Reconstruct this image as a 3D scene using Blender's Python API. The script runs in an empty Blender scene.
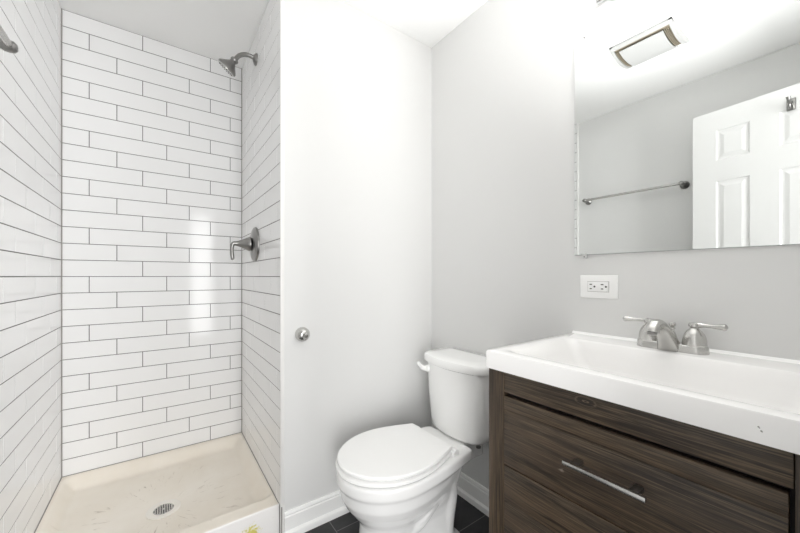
import bpy, bmesh, math, random
from mathutils import Vector, Matrix
random.seed(7)
PI = math.pi
sc = bpy.context.scene
col = sc.collection

# ------------------------------------------------------------------ camera, world, light, exposure
CAM_Z = 1.086
cam_d = bpy.data.cameras.new('camera')
cam = bpy.data.objects.new('camera', cam_d)
col.objects.link(cam)
cam.location = (0, 0, CAM_Z)
cam.rotation_euler = (PI / 2, 0, math.radians(-35.65))
cam_d.sensor_width = 36.0
cam_d.lens = 334.0 / 800 * 36
cam_d.shift_y = 9.5 / 800
cam_d.clip_start = 0.02
sc.camera = cam

w = bpy.data.worlds.new('world'); sc.world = w
w.use_nodes = True
w.node_tree.nodes['Background'].inputs[0].default_value = (1.0, 0.99, 0.98, 1)
w.node_tree.nodes['Background'].inputs[1].default_value = 1.0

def area(name, loc, rot, sx, sy, power, colr=(1, 1, 1)):
    l = bpy.data.lights.new(name, 'AREA'); l.shape = 'RECTANGLE'
    l.size = sx; l.size_y = sy; l.energy = power; l.color = colr
    o = bpy.data.objects.new(name, l); col.objects.link(o)
    o.location = loc; o.rotation_euler = rot
    return o
# added fill lamps beyond the open doorway: one brightens the shower, one the toilet
area('hall_fill_shower', (0.84, -1.9, 1.10), (math.radians(90), 0, math.radians(18)), 0.9, 2.0, 68)
area('hall_fill_toilet', (-0.72, -1.9, .95), (math.radians(90), 0, math.radians(-22)), 1.1, 1.9, 52)
# the photographer's flash, bounced off the white ceiling
fl = bpy.data.lights.new('bounce_flash', 'SPOT'); fl.energy = 78; fl.spot_size = math.radians(80); fl.spot_blend = 1.0; fl.shadow_soft_size = .05
flo = bpy.data.objects.new('bounce_flash', fl); col.objects.link(flo)
flo.location = (.64, .46, .86)
flo.rotation_euler = Vector((.0, .0, 1)).to_track_quat('-Z', 'Y').to_euler()
LAMP = 15.0
vs = sc.view_settings
vs.view_transform = 'Standard'; vs.look = 'None'; vs.gamma = 1; vs.use_curve_mapping = False
vs.exposure = 0.34
sc.cycles.use_denoising = True
sc.cycles.max_bounces = 14; sc.cycles.diffuse_bounces = 8; sc.cycles.glossy_bounces = 6
sc.cycles.sample_clamp_indirect = 6

# ------------------------------------------------------------------ materials
def lin(c):
    return tuple(((v / 255) / 12.92 if v / 255 <= .04045 else ((v / 255 + .055) / 1.055) ** 2.4) for v in c)
class NT:
    def __init__(s, name):
        s.m = bpy.data.materials.new(name); s.m.use_nodes = True
        s.t = s.m.node_tree; s.b = s.t.nodes['Principled BSDF']
    def n(s, typ, **kw):
        nd = s.t.nodes.new(typ)
        for k, v in kw.items():
            if k.startswith('i_'):
                key = k[2:]
                nd.inputs[int(key) if key.isdigit() else key].default_value = v
            else: setattr(nd, k, v)
        return nd
    def l(s, a, b): s.t.links.new(a, b)
    def math(s, op, a, b=None, c=None):
        nd = s.t.nodes.new('ShaderNodeMath'); nd.operation = op
        for i, v in enumerate((a, b, c)):
            if v is None: continue
            if isinstance(v, (int, float)): nd.inputs[i].default_value = v
            else: s.l(v, nd.inputs[i])
        return nd.outputs[0]
    def mix(s, f, a, b):
        nd = s.t.nodes.new('ShaderNodeMix'); nd.data_type = 'RGBA'
        for i, v in ((0, f), (6, a), (7, b)):
            if isinstance(v, (int, float)): nd.inputs[i].default_value = v
            elif isinstance(v, tuple): nd.inputs[i].default_value = (*v[:3], 1)
            else: s.l(v, nd.inputs[i])
        return nd.outputs[2]
    def noise(s, scale, detail=3, mp=(1, 1, 1), rough=.5, dist=0, off=(0, 0, 0), src=None):
        if src is None:
            src = s.n('ShaderNodeTexCoord').outputs['Object']
        m = s.n('ShaderNodeMapping'); m.inputs['Scale'].default_value = mp; m.inputs['Location'].default_value = off
        s.l(src, m.inputs[0])
        nd = s.n('ShaderNodeTexNoise', i_Scale=scale, i_Detail=detail, i_Roughness=rough, i_Distortion=dist)
        s.l(m.outputs[0], nd.inputs['Vector'])
        return nd.outputs[0]
    def ramp(s, v, p0, p1):
        nd = s.n('ShaderNodeMapRange'); nd.inputs[1].default_value = p0; nd.inputs[2].default_value = p1
        s.l(v, nd.inputs[0]); return nd.outputs[0]
    def bump(s, h, strength, dist=.002):
        b = s.n('ShaderNodeBump', i_Strength=strength, i_Distance=dist)
        s.l(h, b.inputs['Height']); s.l(b.outputs[0], s.b.inputs['Normal'])

def simple(name, rgb, rough=.5, metal=0., spec=.5, var=.02, nscale=6, bump=0., bscale=200, coat=0.):
    k = NT(name); c = lin(rgb)
    f = k.noise(nscale, 3)
    d = tuple(v * (1 - var * 2) for v in c)
    k.l(k.mix(f, c, d), k.b.inputs['Base Color'])
    k.b.inputs['Roughness'].default_value = rough; k.b.inputs['Metallic'].default_value = metal
    k.b.inputs['Specular IOR Level'].default_value = spec
    if coat: k.b.inputs['Coat Weight'].default_value = coat; k.b.inputs['Coat Roughness'].default_value = .05
    if bump: k.bump(k.noise(bscale, 2), bump, .001)
    return k.m

M = {}
M['paint'] = simple('grey_wall_paint', (221, 221, 220), .55, var=.008, bump=.08, bscale=350)
M['ceiling'] = simple('white_ceiling_paint', (247, 247, 246), .8, var=.006, bump=.08, bscale=250)
M['trim'] = simple('white_trim_paint', (243, 243, 242), .35, var=.008)
M['door'] = simple('white_door_paint', (228, 228, 227), .4, var=.006)
M['tile'] = simple('white_glazed_tile', (239, 239, 239), .09, spec=.22, var=.012, nscale=9)
M['grout'] = simple('grey_grout', (104, 102, 100), .9, var=.06, nscale=60)
M['edge'] = simple('white_edge_trim', (232, 231, 229), .35, var=.02)
M['caulk'] = simple('grey_caulk', (150, 147, 143), .7, var=.06, nscale=40)
M['porcelain'] = simple('white_porcelain', (244, 244, 243), .08, var=.006, coat=.3)
M['plastic'] = simple('white_plastic', (245, 245, 244), .22, var=.006)
M['marble'] = simple('white_cultured_marble', (243, 242, 241), .14, var=.008)
M['nickel'] = simple('brushed_nickel', (205, 204, 201), .27, 1., var=.05, nscale=30)
M['dark_nickel'] = simple('satin_nickel', (150, 149, 147), .3, 1., var=.06, nscale=30)
M['chrome'] = simple('polished_chrome', (205, 205, 206), .08, 1., var=.02)
M['slot'] = simple('dark_slot', (60, 58, 56), .6, var=.05)
M['cream'] = simple('cream_acrylic', (243, 239, 231), .3, var=.01)
M['fan'] = simple('fan_cover_plastic', (196, 196, 195), .4, var=.01)
M['tan'] = simple('tan_filter', (172, 162, 142), .7, var=.08, nscale=50)
M['mirror'] = simple('mirror_silver', (238, 240, 239), .006, 1., var=.002)
M['mirror_edge'] = simple('mirror_edge_glass', (176, 180, 178), .2, 0., var=.03)
M['clip'] = simple('clear_plastic_clip', (225, 226, 225), .2, var=.02)
M['black_gap'] = simple('gap_shade', (24, 19, 16), .8, var=.08)

def glow(name, rgb, strength):
    k = NT(name)
    k.b.inputs['Base Color'].default_value = (.9, .9, .9, 1)
    k.b.inputs['Emission Color'].default_value = (*lin(rgb), 1)
    k.b.inputs['Emission Strength'].default_value = strength
    return k.m
M['shade'] = glow('lit_frosted_glass', (255, 253, 250), LAMP)

def wood(name, along):
    k = NT(name)
    def mp(fast, slow): return (fast, slow, fast) if along == 'y' else (fast, fast, slow)
    warp = k.noise(2.2, 3, mp(1.6, .55), .6)
    co = k.n('ShaderNodeTexCoord').outputs['Object']
    va = k.n('ShaderNodeVectorMath', operation='MULTIPLY_ADD')
    cx = k.n('ShaderNodeCombineXYZ')
    wv = k.math('MULTIPLY', k.math('SUBTRACT', warp, .5), .06)
    k.l(wv, cx.inputs[2 if along == 'y' else 1])
    va.operation = 'ADD'; k.l(co, va.inputs[0]); k.l(cx.outputs[0], va.inputs[1])
    g1 = k.noise(70, 7, mp(1, .03), .68, src=va.outputs[0])
    g2 = k.noise(190, 5, mp(1, .015), .65, src=va.outputs[0])
    fine = k.noise(420, 3, mp(1, .02), .6)
    broad = k.noise(5, 3, mp(1, .25), .5, off=(3, 1, 7))
    c = k.mix(k.ramp(g1, .38, .64), lin((36, 27, 19)), lin((84, 69, 53)))
    c = k.mix(k.math('MULTIPLY', k.ramp(g2, .50, .62), .85), c, lin((27, 20, 14)))
    c = k.mix(k.math('MULTIPLY', k.ramp(fine, .50, .64), .7), c, lin((104, 89, 70)))
    c = k.mix(k.math('MULTIPLY', k.ramp(broad, .45, .75), .45), c, lin((54, 43, 35)))
    scuff = k.math('MULTIPLY', k.ramp(k.noise(14, 2, (1, 1, 1), off=(5, 2, 9)), .72, .78), k.ramp(k.noise(120, 3, (1, .5, 1)), .52, .62))
    c = k.mix(k.math('MULTIPLY', scuff, .6), c, lin((150, 138, 126)))
    if along == 'y':
        sp = k.n('ShaderNodeSeparateXYZ'); k.l(va.outputs[0], sp.inputs[0])
        for ky, kz, ry, rz in ((.046, .806, .040, .016),):
            ey = k.math('DIVIDE', k.math('SUBTRACT', sp.outputs[1], ky), ry); ez = k.math('DIVIDE', k.math('SUBTRACT', sp.outputs[2], kz), rz)
            rk = k.math('SQRT', k.math('ADD', k.math('MULTIPLY', ey, ey), k.math('MULTIPLY', ez, ez)))
            rings = k.math('MULTIPLY_ADD', k.math('SINE', k.math('ADD', k.math('MULTIPLY', rk, 15), k.math('MULTIPLY', g1, 12))), .5, .5)
            fall = k.math('SUBTRACT', 1, k.ramp(rk, .25, 1.0))
            c = k.mix(k.math('MULTIPLY', fall, .85), c, lin((24, 17, 12)))
            c = k.mix(k.math('MULTIPLY', k.math('MULTIPLY', k.ramp(rings, .72, .95), fall), .8), c, lin((104, 90, 74)))
    k.l(c, k.b.inputs['Base Color'])
    k.b.inputs['Roughness'].default_value = .48
    k.bump(g2, .35, .001)
    return k.m
M['wood_h'] = wood('dark_walnut_grain_horizontal', 'y')
M['wood_v'] = wood('dark_walnut_grain_vertical', 'z')

def floor_mat():
    k = NT('black_slate_tile')
    sep = k.n('ShaderNodeSeparateXYZ'); k.l(k.n('ShaderNodeTexCoord').outputs['Object'], sep.inputs[0])
    px = k.math('FRACT', k.math('ADD', k.math('DIVIDE', k.math('SUBTRACT', sep.outputs[0], .6055), .305), 20))
    rowi = k.math('FLOOR', k.math('ADD', k.math('DIVIDE', k.math('SUBTRACT', sep.outputs[0], .6055), .305), 20))
    py = k.math('FRACT', k.math('ADD', k.math('DIVIDE', k.math('SUBTRACT', sep.outputs[1], .70), .61), k.math('MULTIPLY', rowi, .5)))
    gx = k.math('LESS_THAN', px, .010); gy = k.math('LESS_THAN', py, .005)
    g = k.math('MAXIMUM', gx, gy)
    c = k.mix(k.ramp(k.noise(7, 6, (1, 1.6, 1), .65, .6), .35, .7), lin((27, 27, 29)), lin((47, 47, 49)))
    k.l(k.mix(g, c, lin((112, 111, 110))), k.b.inputs['Base Color'])
    k.b.inputs['Roughness'].default_value = .45
    k.bump(k.math('SUBTRACT', k.noise(40, 5), g), .25, .002)
    return k.m
M['floor'] = floor_mat()

PAN_C = (.0115, 1.80)
def pan_mat():
    k = NT('aged_cream_acrylic')
    sep = k.n('ShaderNodeSeparateXYZ'); k.l(k.n('ShaderNodeNewGeometry').outputs['Position'], sep.inputs[0])
    dx = k.math('SUBTRACT', sep.outputs[0], PAN_C[0]); dy = k.math('SUBTRACT', sep.outputs[1], PAN_C[1])
    r = k.math('SQRT', k.math('ADD', k.math('MULTIPLY', dx, dx), k.math('MULTIPLY', dy, dy)))
    ang = k.math('ARCTAN2', dy, dx)
    cb = k.n('ShaderNodeCombineXYZ'); k.l(k.math('MULTIPLY', ang, 9.0), cb.inputs[0]); k.l(k.math('MULTIPLY', r, 9.0), cb.inputs[1])
    streak = k.ramp(k.noise(1.6, 4, src=cb.outputs[0], rough=.6, dist=.5), .60, .70)
    inb = k.math('MULTIPLY', k.ramp(r, .07, .13), k.math('SUBTRACT', 1, k.ramp(r, .24, .38)))
    streak = k.math('MULTIPLY', k.math('MULTIPLY', streak, inb), k.ramp(k.noise(7, 2, off=(2, 4, 1)), .42, .6))
    base = k.mix(k.ramp(k.noise(3.5, 4, rough=.6), .35, .7), lin((244, 238, 228)), lin((236, 228, 215)))
    # the apron and the outside of the curb get a whiter base colour
    apron = k.math('SUBTRACT', 1, k.ramp(sep.outputs[1], 1.434, 1.440))
    base = k.mix(apron, base, lin((240, 238, 236)))
    scr = k.ramp(k.noise(20, 5, (1.0, .25, 1), .7, 1.5), .66, .74)
    c = k.mix(k.math('MULTIPLY', scr, .25), base, lin((176, 164, 146)))
    c = k.mix(k.math('MULTIPLY', streak, .8), c, lin((165, 152, 133)))
    # yellow paint smear on the apron
    sx = k.math('SUBTRACT', sep.outputs[0], .294); sz = k.math('SUBTRACT', sep.outputs[2], .060)
    rr = k.math('SQRT', k.math('ADD', k.math('MULTIPLY', k.math('MULTIPLY', sx, sx), .6), k.math('MULTIPLY', k.math('MULTIPLY', sz, sz), .7)))
    yel = k.math('MULTIPLY', k.math('SUBTRACT', 1, k.ramp(rr, .008, .045)), apron)
    yel = k.ramp(k.math('ADD', yel, k.math('MULTIPLY', k.math('SUBTRACT', k.noise(95, 4), .5), 2.4)), .55, 1.0)
    yel = k.math('MULTIPLY', k.math('MULTIPLY', yel, apron), k.math('SUBTRACT', 1, k.ramp(rr, .04, .05)))
    c = k.mix(k.math('MULTIPLY', yel, .85), c, lin((206, 196, 60)))
    k.l(c, k.b.inputs['Base Color']); k.b.inputs['Roughness'].default_value = .3
    return k.m
M['pan'] = pan_mat()

# ------------------------------------------------------------------ mesh helpers
ORI = {}
class MB:
    def __init__(s): s.bm = bmesh.new(); s.mi = 0
    def face(s, vs):
        try:
            f = s.bm.faces.new(vs); f.material_index = s.mi; f.smooth = True; return f
        except ValueError: return None
    def box(s, x0, x1, y0, y1, z0, z1, bev=0, seg=2):
        b = bmesh.new()
        r = bmesh.ops.create_cube(b, size=1)
        for v in b.verts:
            v.co = Vector(((x0 + x1) / 2 + v.co.x * (x1 - x0), (y0 + y1) / 2 + v.co.y * (y1 - y0), (z0 + z1) / 2 + v.co.z * (z1 - z0)))
        if bev: bmesh.ops.bevel(b, geom=b.edges[:], offset=bev, segments=seg, profile=.5, affect='EDGES')
        s.merge(b); return s
    def merge(s, b):
        mp = {}
        for v in b.verts: mp[v] = s.bm.verts.new(v.co)
        for f in b.faces: s.face([mp[v] for v in f.verts])
        b.free()
    def loft(s, rings, cap0=True, cap1=True, closed=True):
        R = [[s.bm.verts.new(Vector(p)) for p in r] for r in rings]
        n = len(R[0])
        for a, b in zip(R, R[1:]):
            for i in range(n if closed else n - 1):
                j = (i + 1) % n
                s.face((a[i], a[j], b[j], b[i]))
        if cap0: s.face(R[0][::-1])
        if cap1: s.face(R[-1])
        return s
    def lathe(s, prof, c, axis=(0, 0, 1), n=32):
        ax = Vector(axis).normalized()
        u = ax.orthogonal().normalized(); v = ax.cross(u); c = Vector(c)
        rings = [[c + ax * h + (u * math.cos(2 * PI * i / n) + v * math.sin(2 * PI * i / n)) * max(r, 1e-5) for i in range(n)] for r, h in prof]
        return s.loft(rings)
    def tube(s, pts, rad, n=16, flat=None):
        pts = [Vector(p) for p in pts]
        if isinstance(rad, (int, float)): rad = [rad] * len(pts)
        rings = []; prev = None
        for i, p in enumerate(pts):
            t = (pts[min(i + 1, len(pts) - 1)] - pts[max(i - 1, 0)]).normalized()
            if prev is None: u = t.orthogonal().normalized()
            else: u = (prev - t * prev.dot(t)).normalized()
            prev = u; v = t.cross(u)
            rings.append([p + (u * math.cos(2 * PI * k / n) + v * math.sin(2 * PI * k / n)) * rad[i] for k in range(n)])
        return s.loft(rings)
    def build(s, name, mats, parent=None, origin=None, sharp=35, xf=None):
        if not isinstance(mats, (list, tuple)): mats = [mats]
        o0 = ORI[parent.name] if parent else Vector(origin or (0, 0, 0))
        if xf: s.bm.transform(xf)
        for v in s.bm.verts: v.co -= o0
        bmesh.ops.recalc_face_normals(s.bm, faces=s.bm.faces[:])
        me = bpy.data.meshes.new(name); s.bm.to_mesh(me); s.bm.free()
        for m in mats: me.materials.append(m)
        me.set_sharp_from_angle(angle=math.radians(sharp))
        o = bpy.data.objects.new(name, me); col.objects.link(o)
        if parent: o.parent = parent; ORI[o.name] = o0
        else: o.location = o0; ORI[o.name] = o0
        return o

def bez(pts, n=10):
    """smooth Catmull-Rom path through pts"""
    P = [Vector(p) for p in pts]; P = [P[0] * 2 - P[1]] + P + [P[-1] * 2 - P[-2]]
    out = []
    for i in range(1, len(P) - 2):
        for k in range(n):
            t = k / n; a, b, c, d = P[i - 1:i + 3]
            out.append(.5 * ((2 * b) + (c - a) * t + (2 * a - 5 * b + 4 * c - d) * t * t + (3 * b - a - 3 * c + d) * t ** 3))
    out.append(P[-2]); return out
def interp(vals, n=10):
    return [v.x for v in bez([(v, 0, 0) for v in vals], n)]
def tag(o, label, cat, group=None):
    o['label'] = label; o['category'] = cat
    if group: o['group'] = group
    return o
def thing(name, label, cat, loc):
    o = bpy.data.objects.new(name, None); col.objects.link(o); o.location = loc
    o.empty_display_size = .05; ORI[o.name] = Vector(loc)
    return tag(o, label, cat)
def struct(mb, name, mats, origin=None, **k):
    o = mb.build(name, mats, origin=origin, **k); o['kind'] = 'structure'; return o
def rrect(x0, x1, y0, y1, r, z, n=8):
    pts = []
    for cx, cy, a0 in ((x1 - r, y1 - r, 0), (x0 + r, y1 - r, PI / 2), (x0 + r, y0 + r, PI), (x1 - r, y0 + r, 1.5 * PI)):
        for i in range(n + 1):
            a = a0 + PI / 2 * i / n
            pts.append((cx + r * math.cos(a), cy + r * math.sin(a), z))
    return pts

# ------------------------------------------------------------------ room shell
XV, YW, YS = 1.2256, 1.408, 2.225           # vanity wall, wall beside the toilet, shower end wall
XL, XR, ZC = -.382, .405, 2.355             # tile faces left and right, ceiling
XP = -.392                                  # painted left wall
YB = -.002                                   # wall with the doorway
struct(MB().box(-.52, 1.36, -.16, 2.36, -.06, 0), 'floor', M['floor'])
struct(MB().box(-1.5, 1.9, -2.2, -.16, -.06, 0), 'floor_hall', M['floor'])
struct(MB().box(-.52, 1.36, -.16, 2.36, ZC, ZC + .06), 'ceiling', M['ceiling'])
struct(MB().box(XV, XV + .1, -.16, YW + .1, 0, ZC), 'wall_right', M['paint'])
struct(MB().box(XR + .012, XV, YW, YW + .1, 0, ZC), 'wall_beside_toilet', M['paint'])
struct(MB().box(XP - .1, XP, -.16, YW - .006, 0, ZC), 'wall_left', M['paint'])
wb = MB()
wb.box(XP, -.165, -.16, YB, 0, ZC); wb.box(.52, XV, -.16, YB, 0, ZC); wb.box(-.165, .52, -.16, YB, 2.075, ZC)
struct(wb, 'wall_doorway', M['paint'])

PH = (ZC - .130) / 28                        # tile course
PW = .324 * .965
G = .0031
def tiled(name, axis, fixed, sgn, a0, a1, off, z0=.130, back=.03):
    """tiles on a plane; axis 'x' runs along X at y=fixed, 'y' runs along Y at x=fixed; sgn: side the glaze faces"""
    mb = MB(); mb.mi = 1
    g0 = fixed - sgn * .0008
    if axis == 'x': mb.box(a0, a1, min(g0, g0 - sgn * back), max(g0, g0 - sgn * back), 0, ZC)
    else: mb.box(min(g0, g0 - sgn * back), max(g0, g0 - sgn * back), a0, a1, 0, ZC)
    mb.mi = 0
    def P(a, z, d):
        return (a, fixed - sgn * d, z) if axis == 'x' else (fixed - sgn * d, a, z)
    for r in range(28):
        zt = ZC - r * PH; zb = zt - PH
        s = off + (r % 3) * PW / 3
        k = math.floor((a0 - s) / PW)
        while s + k * PW < a1:
            u0 = max(a0, s + k * PW); u1 = min(a1, s + (k + 1) * PW); k += 1
            if u1 - u0 < .008: continue
            q0, q1, w0, w1 = u0 + G / 2, u1 - G / 2, zb + G / 2, zt - G / 2
            t = [random.uniform(-.00022, .00022) for _ in range(4)]
            c = .0007
            rings = [[P(q0, w0, .003), P(q1, w0, .003), P(q1, w1, .003), P(q0, w1, .003)],
                     [P(q0, w0, .0007), P(q1, w0, .0007), P(q1, w1, .0007), P(q0, w1, .0007)],
                     [P(q0 + c, w0 + c, t[0]), P(q1 - c, w0 + c, t[1]), P(q1 - c, w1 - c, t[2]), P(q0 + c, w1 - c, t[3])]]
            mb.loft(rings, cap0=False)
    return struct(mb, name, [M['tile'], M['grout']], sharp=20)
tiled('wall_shower_back', 'x', YS, -1, XL - .03, XR + .03, -.079 * .965)
tiled('wall_shower_left', 'y', XL, 1, YW - .006, YS, YS - .2, back=.12)
tiled('wall_shower_right', 'y', XR, -1, YW, YS, YS - .13, back=.011)
struct(MB().box(XR - .003, XR + .0125, YW - .0035, YW + .004, 0.0, ZC, .0015), 'trim_1', M['edge'])
struct(MB().box(XP, XL + .003, YW - .014, YW - .004, 0.0, ZC, .002), 'trim_2', M['edge'])
# caulk beads in the shower corners and along the pan
cb = MB()
cb.box(XL - .002, XL + .0035, YS - .0035, YS + .002, .13, ZC); cb.box(XR - .003, XR + .002, YS - .003, YS + .002, .13, ZC)
cb.box(XL, XR, YS - .003, YS + .001, .127, .1325); cb.box(XL - .002, XL + .003, YW + .03, YS, .127, .1325); cb.box(XR - .003, XR + .002, YW + .03, YS, .127, .1325)
cb.box(XR - .001, XR + .004, YW - .004, YW + .028, 0, .132)
struct(cb, 'trim_3', M['caulk'])

def baseboard(name, p0, p1, nrm):
    """profile swept from p0 to p1, nrm points into the room"""
    prof = [(0, .105), (.006, .105), (.009, .100), (.010, .094), (.008, .089), (.0115, .084), (.0115, .030), (.022, .024), (.024, .018), (.024, 0), (0, 0)]
    n = Vector(nrm)
    mb = MB()
    mb.loft([[Vector(p) + n * d + Vector((0, 0, z)) for d, z in prof] for p in (p0, p1)])
    return struct(mb, name, M['trim'], sharp=25)
baseboard('baseboard_back', (XR + .012, YW, 0), (XV, YW, 0), (0, -1, 0))
baseboard('baseboard_right', (XV, .63, 0), (XV, YW, 0), (-1, 0, 0))
baseboard('baseboard_left', (XP, .02, 0), (XP, YW - .02, 0), (1, 0, 0))
# door casing round the open doorway (room side)
cs = MB()
cs.box(.50, .565, YB - .1, YB + .014, 0, 2.12, .003); cs.box(-.225, -.16, YB - .1, YB + .014, 0, 2.12, .003); cs.box(-.225, .565, YB - .1, YB + .014, 2.06, 2.12, .003)
struct(cs, 'trim_4', M['trim'])

# ------------------------------------------------------------------ shower pan
pan = thing('shower_pan', 'aged cream shower pan with scuffed floor and round drain', 'shower pan', (PAN_C[0], 1.83, 0))
def pan_z(x, y):
    ix0, ix1, iy0, iy1 = XL + .006, XR - .006, 1.500, YS - .006
    s = .058
    d = min(x - ix0, ix1 - x, iy1 - y, (y - iy0) * 1.7)
    # soft inner corners
    e = [max(0, s - (x - ix0)), max(0, s - (ix1 - x))]; f = [max(0, s - (iy1 - y)), max(0, s - (y - iy0) * 1.7)]
    ex, fy = max(e), max(f)
    dd = s - math.hypot(ex, fy) if ex and fy else min(d, s)
    t = max(0, min(1, dd / s)); t = t * t * (3 - 2 * t)
    r = math.hypot(x - PAN_C[0], y - PAN_C[1])
    zf = .056 + .018 * min(1, r / .45)
    return .130 + (zf - .130) * t
mb = MB()
NX, NY = 70, 76
xs = [XL - .004 + (XR - XL + .008 - .004) * i / NX for i in range(NX + 1)]
ys = [1.436 + (YS + .004 - 1.436) * j / NY for j in range(NY + 1)]
V = [[mb.bm.verts.new((x, y, pan_z(x, y))) for y in ys] for x in xs]
for i in range(NX):
    for j in range(NY):
        x, y = (xs[i] + xs[i + 1]) / 2, (ys[j] + ys[j + 1]) / 2
        mb.face((V[i][j], V[i + 1][j], V[i + 1][j + 1], V[i][j + 1]))
# rounded curb nose and apron
prof = [(1.436, .130), (1.4345, .1292), (1.4332, .1276), (1.4328, .125), (1.4322, .03), (1.4322, 0.0), (1.47, 0.0)]
prev = [V[i][0] for i in range(NX + 1)]
for yy, zz in prof[1:]:
    cur = [mb.bm.verts.new((x, yy, zz)) for x in xs]
    for i in range(NX): mb.face((prev[i], cur[i], cur[i + 1], prev[i + 1]))
    prev = cur
mb.build('basin', M['pan'], pan, sharp=40)
zd = pan_z(*PAN_C) + .0
dr = MB().lathe([(.0640, -.004), (.0640, .0055), (.061, .007), (.040, .0062), (.0385, .005), (.0385, -.004)], (*PAN_C, zd)).build('drain_flange', M['cream'], pan)
gr = MB().lathe([(.0385, -.003), (.0385, .0045), (.0375, .0055), (.0001, .0055)], (*PAN_C, zd)).build('drain_grate', M['nickel'], pan)
sl = MB()
for k in range(-4, 5):
    hw = math.sqrt(max(0, .035 ** 2 - (k * .0085) ** 2))
    if hw < .008: continue
    x = PAN_C[0] + k * .0085
    for seg in range(-3, 4):
        yc = PAN_C[1] + seg * .0105 + (.005 if k % 2 else 0)
        if abs(yc - PAN_C[1]) < hw - .003 and math.hypot(x - PAN_C[0], yc - PAN_C[1]) > .008:
            sl.box(x - .0022, x + .0022, yc - .0038, yc + .0038, zd + .0050, zd + .0060)
sl.build('drain_slots', M['slot'], gr)

# ------------------------------------------------------------------ shower head and valve
HY = 1.842
sh = thing('shower_head', 'brushed nickel shower head on a bent arm high on the tiled wall', 'shower head', (XR, HY, 2.208))
MB().lathe([(.030, 0), (.030, .004), (.026, .010), (.015, .016), (.012, .018)], (XR, HY, 2.208), (-1, 0, 0)).build('flange', M['dark_nickel'], sh)
MB().tube(bez([(XR - .004, HY, 2.208), (.376, HY, 2.216), (.348, HY, 2.213), (.322, HY, 2.196), (.304, HY, 2.170)]), .0105).build('arm', M['dark_nickel'], sh)
ax = Vector((-.58, .36, -.73)).normalized()
hb = Vector((.307, HY, 2.174))
h = MB().lathe([(.012, -.002), (.018, .004), (.019, .012), (.015, .018), (.016, .024), (.023, .032), (.032, .042), (.041, .051), (.0465, .058), (.0475, .063), (.0445, .068)], hb, ax, 40).build('head', M['dark_nickel'], sh)
fc = MB().lathe([(.0430, .067), (.0430, .0700), (.040, .0715), (.031, .0712), (.028, .0730), (.014, .0735), (.010, .072), (.0001, .072)], hb, ax, 40).build('spray_face', M['nickel'], h)
nz = MB(); u = ax.orthogonal().normalized(); v = ax.cross(u)
for rr, n in ((.035, 18), (.021, 12)):
    for i in range(n):
        a = 2 * PI * i / n
        nz.lathe([(.0018, .0), (.0015, .003), (.0001, .0035)], hb + ax * .071 + (u * math.cos(a) + v * math.sin(a)) * rr, ax, 8)
nz.build('nozzles', M['slot'], fc)

VY, VZ = 1.86, 1.251
sv = thing('shower_valve', 'brushed nickel shower valve with round plate and drooping lever handle', 'shower valve', (XR, VY, VZ))
MB().lathe([(.089, 0), (.0895, .005), (.087, .010), (.075, .016), (.050, .021), (.030, .023), (.026, .025), (.0001, .025)], (XR, VY, VZ), (-1, 0, 0), 48).build('escutcheon', M['dark_nickel'], sv)
MB().lathe([(.020, .016), (.019, .026), (.021, .028)], (XR, VY, VZ), (-1, 0, 0), 32).build('stem', M['dark_nickel'], sv)
hd = MB().lathe([(.012, .024), (.033, .026), (.037, .030), (.036, .035), (.029, .050), (.021, .066), (.014, .084), (.011, .098), (.0105, .106)], (XR, VY, VZ), (-1, 0, 0), 40).build('handle', M['dark_nickel'], sv)
x0 = XR - .100
MB().tube(bez([(x0 + .01, VY, VZ - .001), (x0 - .002, VY, VZ), (x0 - .010, VY, VZ - .008), (x0 - .013, VY, VZ - .028), (x0 - .012, VY, VZ - .055), (x0 - .010, VY, VZ - .078), (x0 - .009, VY, VZ - .084)], 8),
          interp([.011, .0108, .0098, .0085, .0095, .0085, .003], 8)).build('lever', M['dark_nickel'], hd)

# ------------------------------------------------------------------ small fixings on the walls
kb = thing('robe_hook', 'small round brushed nickel wall hook on the white wall beside the shower', 'wall hook', (.491, YW, .838))
MB().lathe([(.029, 0), (.030, .004), (.0305, .012), (.029, .022), (.025, .031), (.018, .038), (.012, .041)], (.491, YW, .838), (0, -1, 0), 40).build('dome', M['nickel'], kb)
MB().lathe([(.012, .038), (.011, .043), (.0085, .046), (.0085, .054), (.0095, .056), (.0095, .061), (.007, .063), (.0001, .063)], (.491, YW, .838), (0, -1, 0), 28).build('tip', M['nickel'], kb)

TBX, TBZ, T0, T1 = -.322, 1.690, .700, 1.312
tb = thing('towel_bar', 'brushed nickel towel bar on the left wall, seen again in the mirror', 'towel bar', (XP, (T0 + T1) / 2, TBZ))
MB().tube([(TBX, T0, TBZ), (TBX, T1, TBZ)], .0085, 20).build('bar', M['nickel'], tb)
for y in (T0, T1):
    p = MB().lathe([(.026, 0), (.026, .005), (.021, .012), (.012, .022), (.0105, .040), (.0115, .054), (.0150, .060), (.0158, .069), (.0145, .078), (.009, .0835), (.0001, .085)], (XP, y, TBZ), (1, 0, 0), 32).build('post', M['dark_nickel'], tb)

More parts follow.
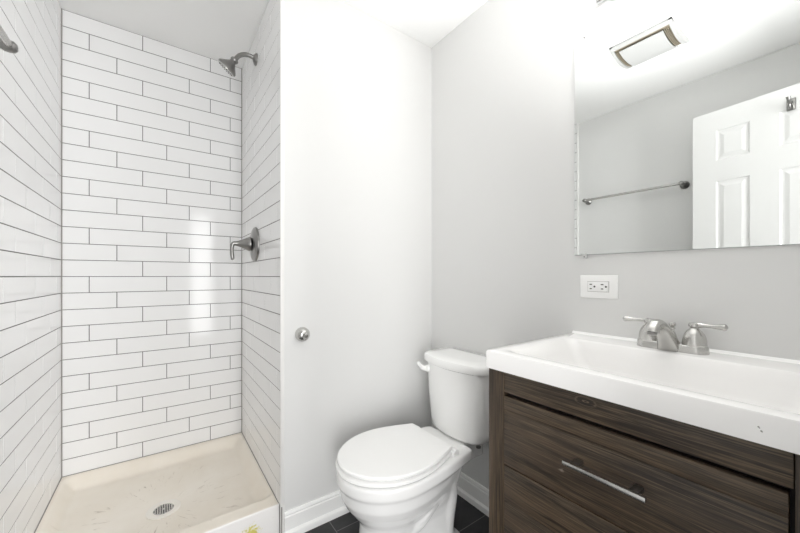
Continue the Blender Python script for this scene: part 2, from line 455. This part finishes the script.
ol = thing('electrical_outlet', 'white double electrical outlet in a wide plate under the mirror', 'outlet', (XV, .535, 1.049))
OY0, OY1, OZ0, OZ1 = .474, .596, 1.0095, 1.0885
MB().box(XV - .006, XV, OY0, OY1, OZ0, OZ1, .003, 3).build('cover_plate', M['plastic'], ol)
rc = MB().box(XV - .0085, XV - .003, .5015, .5685, 1.0325, 1.0665, .0012).build('receptacle', M['plastic'], ol)
st = MB()
for yc in (.518, .5545):
    for dz, hw in ((.0075, .0042), (-.0075, .0036)):
        st.box(XV - .0089, XV - .007, yc + .003 - hw, yc + .003 + hw, 1.0495 + dz - .0017, 1.0495 + dz + .0017)
    st.lathe([(.0032, 0), (.0032, .0016)], (XV - .0074, yc - .009, 1.0495), (-1, 0, 0), 14)
st.build('slots', M['slot'], rc)
fr = MB()
for a, b, c, d in ((.5005, .5695, 1.0665, 1.0675), (.5005, .5695, 1.0315, 1.0325), (.5005, .5013, 1.0315, 1.0675), (.5687, .5695, 1.0315, 1.0675)):
    fr.box(XV - .0064, XV - .005, a, b, c, d)
fr.build('gap', M['caulk'], rc)

# ------------------------------------------------------------------ mirror
MY0, MY1, MZ0, MZ1 = .010, .616, 1.1605, 1.9215
mr = thing('wall_mirror', 'large frameless wall mirror above the vanity', 'mirror', (XV, (MY0 + MY1) / 2, MZ0))
MB().box(XV - .0045, XV - .0005, MY0, MY1, MZ0, MZ1, .0005, 1).build('backing', M['mirror_edge'], mr)
MB().box(XV - .0062, XV - .0044, MY0 + .0012, MY1 - .0012, MZ0 + .0012, MZ1 - .0012).build('mirror_glass', M['mirror'], mr)
for y in (.579, .043):
    for zc, s in ((MZ0, 1), (MZ1, -1)):
        c = MB()
        c.box(XV - .010, XV, y - .007, y + .007, min(zc, zc - s * .012), max(zc, zc - s * .012), .0015)
        c.box(XV - .010, XV - .0065, y - .007, y + .007, min(zc - s * .004, zc + s * .006), max(zc - s * .004, zc + s * .006), .001)
        c = c.build('mirror_clip', M['clip'], mr)
        MB().lathe([(.0022, 0), (.0020, .0012), (.0001, .0015)], (XV - .0100, y, zc - s * .007), (-1, 0, 0), 12).build('screw', M['slot'], c)

# ------------------------------------------------------------------ vanity
VF, VB, VY0, VY1 = .755, XV - .0, .004, .6215
vn = thing('bathroom_vanity', 'dark brown wood-grain vanity cabinet with drawers under the white sink', 'vanity', ((VF + XV) / 2, .3115, 0))
ca = MB()
ca.box(VF + .02, XV - .002, VY1 - .016, VY1, .0, .8297, .001); ca.box(VF + .02, XV - .002, VY0, VY0 + .016, .0, .8297, .001)
ca.box(VF + .02, XV - .002, VY0 + .016, VY1 - .016, .10, .116); ca.box(XV - .014, XV - .002, VY0 + .016, VY1 - .016, .116, .8297)
ca.build('carcass', M['wood_v'], vn)
MB().box(VF + .0215, VF + .0235, VY0 + .016, VY1 - .016, .11, .822).build('gap_shade_panel', M['black_gap'], vn)  # near-black sheet stands in for the shade in the drawer gaps
for a, b in ((VY1 - .050, VY1), (VY0, VY0 + .0560)):
    MB().box(VF, VF + .022, a, b, 0, .8297, .0012).build('stile', M['wood_v'], vn)
MB().box(VF + .001, VF + .022, VY0 + .0575, VY1 - .0505, .7722, .8297, .0012).build('rail', M['wood_h'], vn)
MB().box(VF + .001, VF + .022, VY0 + .0505, VY1 - .0505, .11, .165, .0012).build('rail', M['wood_h'], vn)
DY0, DY1 = VY0 + .0625, VY1 - .0515
def handle(par, z):
    hx = VF - .032
    hh = MB().box(hx - .0045, hx + .0045, .2345, .3905, z - .0050, z + .0050, .0018).build('handle', M['nickel'], par)
    for y in (.256, .369):
        MB().box(hx + .003, VF + .001, y - .008, y + .008, z - .0045, z + .0045, .001).build('handle_post', M['dark_nickel'], hh)
d1 = MB().box(VF, VF + .02, DY0, DY1, .7272, .7622, .0012)
d1.box(VF, VF + .02, DY0, DY1, .5785, .7268, .0008)
d1 = d1.build('drawer', M['wood_h'], vn); handle(d1, .675)
d2 = MB().box(VF, VF + .02, DY0, DY1, .4815, .5755, .0010)
d2.box(VF, VF + .02, DY0, DY1, .30, .4810, .0010); d2.box(VF, VF + .02, DY0, DY1, .169, .2995, .0010)
d2 = d2.build('drawer', M['wood_h'], vn); handle(d2, .375)

# ------------------------------------------------------------------ sink top
CX0, CX1, CY0, CY1, CZ0, CZ1 = .743, XV, .0, .624, .8300, .8790
stp = thing('sink_top', 'white one-piece sink top with a rectangular basin on the dark vanity', 'sink', ((CX0 + CX1) / 2, .3115, CZ0))
mb = MB()
IX0, IX1, IY0, IY1 = .782, 1.112, .040, .583
rings = []
for ins, z in ((0, CZ0), (0, CZ1 - .005), (.0015, CZ1 - .0015), (.005, CZ1)):
    rings.append(rrect(CX0 + ins, CX1 - ins * .2, CY0 + ins, CY1 - ins, .006, z))
def inn(d, z, r, fx=1.0):
    return rrect(IX0 + d * fx, IX1 - d * 1.0, IY0 + d * 1.2, IY1 - d * 2.4, r, z)
rings += [inn(-.006, CZ1, .03), inn(0, CZ1 - .0015, .03), inn(.004, CZ1 - .006, .032), inn(.012, CZ1 - .03, .034), inn(.022, CZ1 - .07, .036), inn(.034, CZ1 - .098, .045), inn(.052, CZ1 - .112, .05), inn(.085, CZ1 - .117, .05), inn(.120, CZ1 - .120, .015)]
rings = [inn(.11, CZ1 - .127, .03), inn(.04, CZ1 - .122, .04), inn(.018, CZ1 - .09, .036), inn(.0, CZ0, .03)] + rings
mb.loft(rings)
mb.build('basin_slab', M['marble'], stp, sharp=30)
struct(MB().loft([[(XV - .008, y, CZ1 + .0001), (XV + .001, y, CZ1 + .0001), (XV + .001, y, CZ1 + .0085)] for y in (CY0, CY1)]), 'trim_5', M['trim'])
MB().lathe([(.022, .001), (.022, .003), (.016, .003), (.014, .0005), (.0001, .0005)], ((IX0 + IX1) / 2, .3115, CZ1 - .120)).build('sink_drain', M['nickel'], stp)
ck = MB()
for (y, z, s) in ((.0955, .8555, .0013), (.0945, .8540, .0009), (.0925, .8500, .0013), (.0918, .8490, .0008)):
    ck.lathe([(s, 0), (s * .6, .0004), (.0001, .0005)], (CX0 - .0001, y, z), (-1, 0, 0), 7)
ck.build('chip_mark', M['caulk'], stp)

# ------------------------------------------------------------------ faucet
FX, FY, FZ = 1.171, .3205, CZ1
fa = thing('faucet', 'brushed nickel two-handle faucet on the back of the sink', 'faucet', (FX, FY, FZ))
b = MB()
def stad(hx, hy, z):     # stadium-like base ring
    return rrect(FX - hx, FX + hx, FY - hy, FY + hy, hx * .98, FZ + z, 10)
b.loft([stad(.0275, .0815, 0), stad(.0275, .0815, .004), stad(.0262, .080, .016), stad(.0255, .079, .019), stad(.0235, .077, .021)])
b.build('base', M['nickel'], fa)
# spout: a body that rises from the base, narrows upward and reaches forward over the basin
sp = MB()
path = [((1.158, FZ + .006), .0275, .022, 0), ((1.143, FZ + .026), .0235, .0195, 0), ((1.120, FZ + .048), .0190, .0170, 0), ((1.095, FZ + .067), .0160, .0150, 0),
        ((1.070, FZ + .0785), .0148, .0140, 0), ((1.048, FZ + .0790), .0145, .0135, 0), ((1.034, FZ + .0700), .0142, .0132, 0), ((1.030, FZ + .0610), .0138, .0130, 0)]
pp = [Vector((p[0][0], p[1] if False else p[0][1], 0)) for p in path]
cent = bez(pp, 6); ww = interp([p[1] for p in path], 6); tt = interp([p[2] for p in path], 6)
rings = []
for i, c in enumerate(cent):
    t = (cent[min(i + 1, len(cent) - 1)] - cent[max(i - 1, 0)]).normalized()
    nx, nz = t.y, -t.x
    ring = []
    for k in range(24):
        a = 2 * PI * k / 24
        ca_, sa = math.cos(a), math.sin(a)
        e = .75
        ca_ = math.copysign(abs(ca_) ** e, ca_); sa = math.copysign(abs(sa) ** e, sa)
        ring.append((c.x + nx * tt[i] * ca_, FY + ww[i] * sa, max(FZ + .001, c.y + nz * tt[i] * ca_)))
    rings.append(ring)
sp.loft(rings)
spo = sp.build('spout', M['nickel'], fa, sharp=50)
MB().lathe([(.0105, 0), (.0105, .006), (.0085, .007), (.0001, .006)], (1.030, FY, FZ + .0615), (-.2, 0, -1), 24).build('aerator', M['dark_nickel'], spo)
lr = MB().lathe([(.0135, .018), (.0125, .028), (.009, .040), (.0058, .050), (.0045, .055), (.0070, .057), (.0070, .060), (.0048, .062), (.0078, .067), (.0085, .0705), (.0065, .0755), (.0001, .077)], (FX + .012, FY, FZ), n=20)
lr.build('lift_rod', M['nickel'], fa)
for s in (1, -1):
    hy = FY + s * .0510
    hb_ = MB().lathe([(.0258, .018), (.0265, .021), (.0262, .024), (.0258, .031), (.0245, .041), (.0212, .051), (.0165, .0585), (.0115, .0635), (.0090, .067), (.0098, .069), (.0125, .071), (.0130, .0755), (.0105, .0805), (.0001, .0825)], (FX, hy, FZ), n=32)
    hb_ = hb_.build('handle', M['nickel'], fa)
    dirv = Vector((-.10, s * 1.0, 0)).normalized()
    b0 = Vector((FX, hy, FZ + .0745))
    pts = [b0 + dirv * d + Vector((0, 0, z)) for d, z in ((.004, 0), (.016, .001), (.032, .001), (.047, .001), (.058, .0015), (.063, .0015), (.067, .0015))]
    MB().tube(bez(pts, 6), interp([.0088, .0062, .0052, .0066, .0082, .0080, .0030], 6)).build('lever', M['nickel'], hb_)

# ------------------------------------------------------------------ toilet
TY = 1.066
tl = thing('toilet', 'white two-piece toilet with its lid closed between wall and vanity', 'toilet', (XV - .40, TY, 0))
def egg(pf, pb, hw, rear, z, k=1.2, rc=.03, wmax=None, n=20, sup=2.0):
    """outline: p measured from the wall, front half is an ellipse, rear tapers to rear*hw with rounded corners"""
    af = hw * k; pc = pf - af
    half = []
    for i in range(n + 1):
        a = PI / 2 * i / n
        half.append((pc + af * math.cos(a) ** (2 / sup), hw * math.sin(a) ** (2 / sup)))
    m = n
    hr = hw * rear
    for i in range(1, m + 1):
        t = i / m
        p = pc + (pb + rc - pc) * t
        half.append((p, hr + (hw - hr) * (.5 + .5 * math.cos(PI * t)) if False else hw + (hr - hw) * (t * t * (1.6 - .6 * t))))
    for i in range(1, 7):
        a = PI / 2 * i / 6
        half.append((pb + rc - rc * math.sin(a), hr - rc + rc * math.cos(a)))
    pts = [(XV - p, TY + q, z) for p, q in half]
    pts += [(XV - p, TY - q, z) for p, q in reversed(half[1:])]
    return pts
bw = MB()
R = [(.000, .648, .212, .126, .95, .95), (.020, .648, .212, .126, .95, .95), (.038, .640, .236, .110, .95, 1.0), (.090, .632, .250, .102, .95, 1.05), (.150, .628, .246, .101, .92, 1.1),
     (.180, .630, .232, .105, .90, 1.12), (.198, .640, .230, .116, .84, 1.15), (.225, .662, .222, .136, .74, 1.18), (.258, .686, .215, .156, .68, 1.18), (.290, .702, .208, .169, .66, 1.17),
     (.318, .707, .200, .1725, .68, 1.17), (.332, .709, .194, .1745, .72, 1.16), (.338, .7145, .190, .1785, .75, 1.16), (.343, .7165, .189, .1803, .76, 1.16), (.372, .7165, .188, .1803, .765, 1.16), (.380, .714, .190, .178, .765, 1.16), (.383, .706, .195, .170, .765, 1.16)]
bw.loft([egg(pf, pb, hw, rear, z, k, .022 if z > .33 else .045) for z, pf, pb, hw, rear, k in R])
# trapway relief on both flanks
for s in (1, -1):
    q = TY + s * .078
    bw.tube(bez([(XV - .50, TY + s * .066, .130), (XV - .435, q + s * .004, .165), (XV - .375, q + s * .012, .225), (XV - .335, q + s * .010, .268), (XV - .285, q + s * .004, .255), (XV - .268, q - s * .002, .20), (XV - .282, q - s * .006, .10), (XV - .286, q - s * .006, .02)], 6),
            interp([.026, .030, .032, .033, .033, .033, .033, .033], 6), 18)
for s in (1, -1):
    for k in range(3):
        bw.tube(bez([(XV - p + k * .014, TY + s * (y_ - k * .001), z + .026 - k * .019) for p, y_, z in ((.385, .119, .262), (.420, .117, .226), (.455, .110, .196), (.490, .100, .180))], 5), .0085, 10)
bw.loft([rrect(XV - .26, XV - .055, TY - .085, TY + .085, .03, z) for z in (.30, .34, .375, .382)])
for s in (1, -1):
    bw.lathe([(.034, 0), (.034, .018), (.028, .026), (.0001, .028)], (XV - .335, TY + s * .108, 0), n=24)
bo = bw.build('bowl', M['porcelain'], tl, sharp=60)
rm = bo.modifiers.new('remesh', 'REMESH'); rm.mode = 'VOXEL'; rm.voxel_size = .0048; rm.use_smooth_shade = True
sm = bo.modifiers.new('smooth', 'SMOOTH'); sm.factor = .5; sm.iterations = 5
for s in (1, -1):
    MB().lathe([(.015, .024), (.015, .032), (.013, .042), (.008, .047), (.0001, .048)], (XV - .335, TY + s * .116, 0), n=24).build('bolt_cap', M['plastic'], tl)
# seat and lid
def slab(par, name, rows, mat, **kw):
    mb = MB(); mb.loft([egg(pf, pb, hw, rear, z, 1.18, rc) for pf, pb, hw, rear, z, rc in rows]); return mb.build(name, mat, par, sharp=40, **kw)
slab(tl, 'seat', [(.704, .289, .166, .70, .3835, .012), (.716, .285, .177, .70, .3870, .012), (.7195, .284, .1805, .70, .392, .012), (.7185, .285, .1795, .70, .3985, .012), (.712, .288, .173, .70, .4025, .012), (.69, .30, .155, .70, .4035, .012)], M['plastic'])
slab(tl, 'lid', [(.697, .308, .164, .715, .4040, .004), (.708, .303, .175, .715, .4070, .004), (.7135, .301, .180, .715, .4110, .004), (.7135, .301, .180, .715, .4185, .004), (.7095, .302, .1765, .715, .4225, .004), (.690, .318, .158, .71, .4240, .004), (.60, .38, .085, .7, .4252, .004)], M['plastic'])
for s in (1, -1):
    hg = MB()
    hg.box(XV - .304, XV - .270, TY + s * .120 - .014, TY + s * .120 + .014, .382, .403, .004, 3)
    hg.tube([(XV - .293, TY + s * .120 - .02, .4055), (XV - .293, TY + s * .120 + .02, .4035)], .0062, 16)
    hg = hg.build('hinge', M['plastic'], tl)
# tank
def tankring(hw, pf, bow, pb, z, r=.045):
    """bowed front, rounded corners"""
    pts = []
    n = 24
    f = []
    for i in range(n + 1):
        t = -1 + 2 * i / n
        f.append((pf - bow * t * t, t * (hw - r)))
    # left side corner (q = +)
    out = []
    for p, q in f: out.append((p, q))
    pe = pf - bow
    sl_ = math.atan2(2 * bow, hw - r)
    for i in range(1, 9):
        a = sl_ + (PI / 2 - sl_) * i / 8
        out.append((pe - r * (math.cos(sl_) - math.cos(a)), (hw - r) + r * (math.sin(a) - math.sin(sl_))))
    qe = out[-1][1]
    for i in range(0, 5):
        a = PI / 2 * i / 4
        out.append((pb + .02 - .02 * math.sin(a), qe - .02 + .02 * math.cos(a)))
    left = [o for o in out[n // 2:]]
    right = [(p, -q) for p, q in left[1:]][::-1]
    return [(XV - p, TY + q, z) for p, q in left + right]
tk = MB()
tk.loft([tankring(.150, .190, .018, .035, .384, .05), tankring(.166, .206, .022, .024, .389, .055), tankring(.174, .214, .026, .018, .400, .055), tankring(.179, .217, .028, .016, .43, .055), tankring(.189, .221, .028, .014, .55, .055), tankring(.197, .223, .028, .014, .676, .055), tankring(.197, .223, .028, .014, .690, .055)])
tk.build('tank', M['porcelain'], tl, sharp=45)
td = MB()
td.loft([tankring(.201, .227, .028, .010, .684, .055), tankring(.206, .232, .028, .008, .687, .055), tankring(.208, .234, .028, .008, .693, .055), tankring(.2075, .2335, .028, .008, .712, .055), tankring(.204, .230, .028, .010, .719, .055), tankring(.194, .219, .028, .018, .7232, .055), tankring(.13, .17, .02, .06, .7255, .03)])
td.build('tank_lid', M['porcelain'], tl, sharp=40)
lx, lz = XV - .200, .652
lv = MB().lathe([(.0165, -.020), (.0165, .008), (.013, .013), (.0001, .014)], (lx, TY + .136, lz), (-1, 0, 0), 24)
lv.tube(bez([(lx - .010, TY + .136, lz), (lx - .018, TY + .150, lz + .001), (lx - .016, TY + .172, lz + .006), (lx - .008, TY + .196, lz + .010), (lx - .004, TY + .206, lz + .010)], 6), interp([.0125, .0120, .0100, .0100, .0050], 6), 14)
lv.build('flush_lever', M['plastic'], tl)
for s in (1, -1):
    MB().lathe([(.011, 0), (.011, .006), (.007, .008), (.007, .02)], (XV - .12, TY + s * .10, .352), n=14).build('tank_bolt', M['dark_nickel'], tl)

# ------------------------------------------------------------------ vanity light (above the mirror)
LZ = 2.060
vl = thing('vanity_light', 'chrome vanity light bar with round cups and white globe bulbs above the mirror', 'light fixture', (XV, .3115, LZ))
MB().box(XV - .020, XV, .085, .538, LZ - .045, LZ + .045, .006, 3).build('back_plate', M['chrome'], vl)
for y in (.3115 + .142, .3115, .3115 - .142):
    cp = MB().lathe([(.066, 0), (.066, .008), (.0635, .011), (.058, .0115), (.056, .014), (.040, .020), (.026, .030), (.024, .040), (.0001, .040)], (XV, y, LZ), (-1, 0, 0), 40)
    cp = cp.build('cup', M['chrome'], vl)
    MB().lathe([(.0001, .034), (.018, .036), (.022, .046), (.032, .056), (.041, .068), (.0455, .083), (.0445, .098), (.038, .112), (.026, .122), (.012, .1265), (.0001, .1275)], (XV, y, LZ), (-1, 0, 0), 32).build('bulb', M['shade'], cp)

# ------------------------------------------------------------------ exhaust fan on the ceiling (seen in the mirror)
EX0, EX1, EY0, EY1 = .130, .408, .552, .832
ef = thing('exhaust_fan', 'white curved exhaust fan cover on the ceiling, seen in the mirror', 'exhaust fan', ((EX0 + EX1) / 2, (EY0 + EY1) / 2, ZC))
MB().box(EX0 + .012, EX1 - .012, EY0 + .012, EY1 - .012, ZC - .010, ZC, .004).build('base_frame', M['fan'], ef)
MB().box(EX0 + .03, EX1 - .022, EY0 + .016, EY1 - .016, ZC - .015, ZC - .008).build('filter', M['tan'], ef)
EXC, EXH = (EX0 + EX1) / 2, (EX1 - EX0) / 2
def bow(t): return ZC - .046 + .035 * abs(t) ** 2.4
def strip(ts, y0, y1, up, th):
    """a bowed strip that follows the belly of the cover"""
    lo = [(EXC + t * EXH, bow(t) + up) for t in ts]; hi = [(x, min(z + th, ZC - .001)) for x, z in lo][::-1]
    return MB().loft([[(x, y, z) for x, z in lo + hi] for y in (y0, y1)])
def span(a, b, n=20): return [a + (b - a) * i / n for i in range(n + 1)]
strip(span(-1, .74), EY0 + .046, EY1 - .036, 0, .004).build('cover', M['fan'], ef, sharp=30)
strip(span(.87, 1, 4), EY0, EY1, 0, .012).build('side_rim', M['fan'], ef, sharp=30)
for y0, y1 in ((EY0, EY0 + .016), (EY1 - .014, EY1)):
    strip(span(-1, 1), y0, y1, .001, .05).build('end_cap', M['fan'], ef, sharp=30)
for y0, n in ((EY0 + .0195, 4), (EY1 - .0330, 3)):
    gl = strip(span(-.72, .72), y0, y0 + .0022, .006, .012)
    for k in range(1, n):
        g2 = strip(span(-.72, .72), y0 + k * .0068, y0 + k * .0068 + .0022, .006, .012); gl.merge(g2.bm)
    gl.build('louvre_grille', M['tan'], ef)
    strip(span(-.75, .75), y0 - .003, y0 + n * .0068 + .001, .020, .003).build('grille_back', M['slot'], ef)

# ------------------------------------------------------------------ door, swung open into the room (seen in the mirror)
DW, DH, DT = .610, 2.035, .035
do = bpy.data.objects.new('door_1', None); col.objects.link(do)
do.location = (-.123, .0105, .012); do.rotation_euler = (0, 0, math.radians(90 + 7.6)); do.empty_display_size = .05
do['kind'] = 'structure'
ORI[do.name] = Vector((0, 0, 0))
# local: x = from hinge to free edge, y = thickness (0 is the face towards the vanity is at y=0, body towards +y), z up
st_w, mid_w = .108, .110
pw = (DW - 2 * st_w - mid_w) / 2
cols = [(st_w, st_w + pw), (st_w + pw + mid_w, DW - st_w)]
rows = [(.235, .840), (.985, 1.625), (1.745, 1.920)]
core = MB()
core.box(.0, DW, .006, DT - .006, 0, DH)
for y0, y1 in ((0, .0065), (DT - .0065, DT)):
    for a, b_ in ((0, st_w), (st_w + pw, st_w + pw + mid_w), (DW - st_w, DW)):
        core.box(a, b_, y0, y1, 0, DH)
    for a, b_ in ((0, .235), (.840, .985), (1.625, 1.745), (1.920, DH)):
        for c0, c1 in cols: core.box(c0, c1, y0, y1, a, b_)
core.build('door_slab', M['door'], do, sharp=20)
for c0, c1 in cols:
    for r0, r1 in rows:
        pn = MB()
        for ya, yb in ((.006, .0005), (DT - .006, DT - .0005)):
            def rr_(i, y): return [(c0 + i, y, r0 + i), (c1 - i, y, r0 + i), (c1 - i, y, r1 - i), (c0 + i, y, r1 - i)]
            sgn = 1 if yb < ya else -1
            pn.loft([rr_(0, yb), rr_(.007, ya - sgn * .001), rr_(.016, ya - sgn * .0006), rr_(.034, yb + sgn * .001)], cap0=False)
        pn.build('door_panel', M['door'], do, sharp=8)
hk = MB()
hx, hz = DW - .400, 1.940
hk.box(hx - .016, hx + .016, -.005, 0, hz - .030, hz + .030, .003)
hk.tube(bez([(hx, -.003, hz + .008), (hx, -.022, hz + .006), (hx, -.044, hz + .014), (hx, -.05, hz + .028)]), interp([.007, .006, .006, .0085]), 14)
hk.tube(bez([(hx, -.003, hz - .010), (hx, -.018, hz - .020), (hx, -.030, hz - .018), (hx, -.034, hz - .006)]), interp([.006, .005, .005, .007]), 14)
hk.build('coat_hook', M['dark_nickel'], do)
for z in (.22, 1.02, 1.80):
    MB().tube([(-.004, .004, z - .045), (-.004, .004, z + .045)], .006, 12).build('hinge', M['nickel'], do)
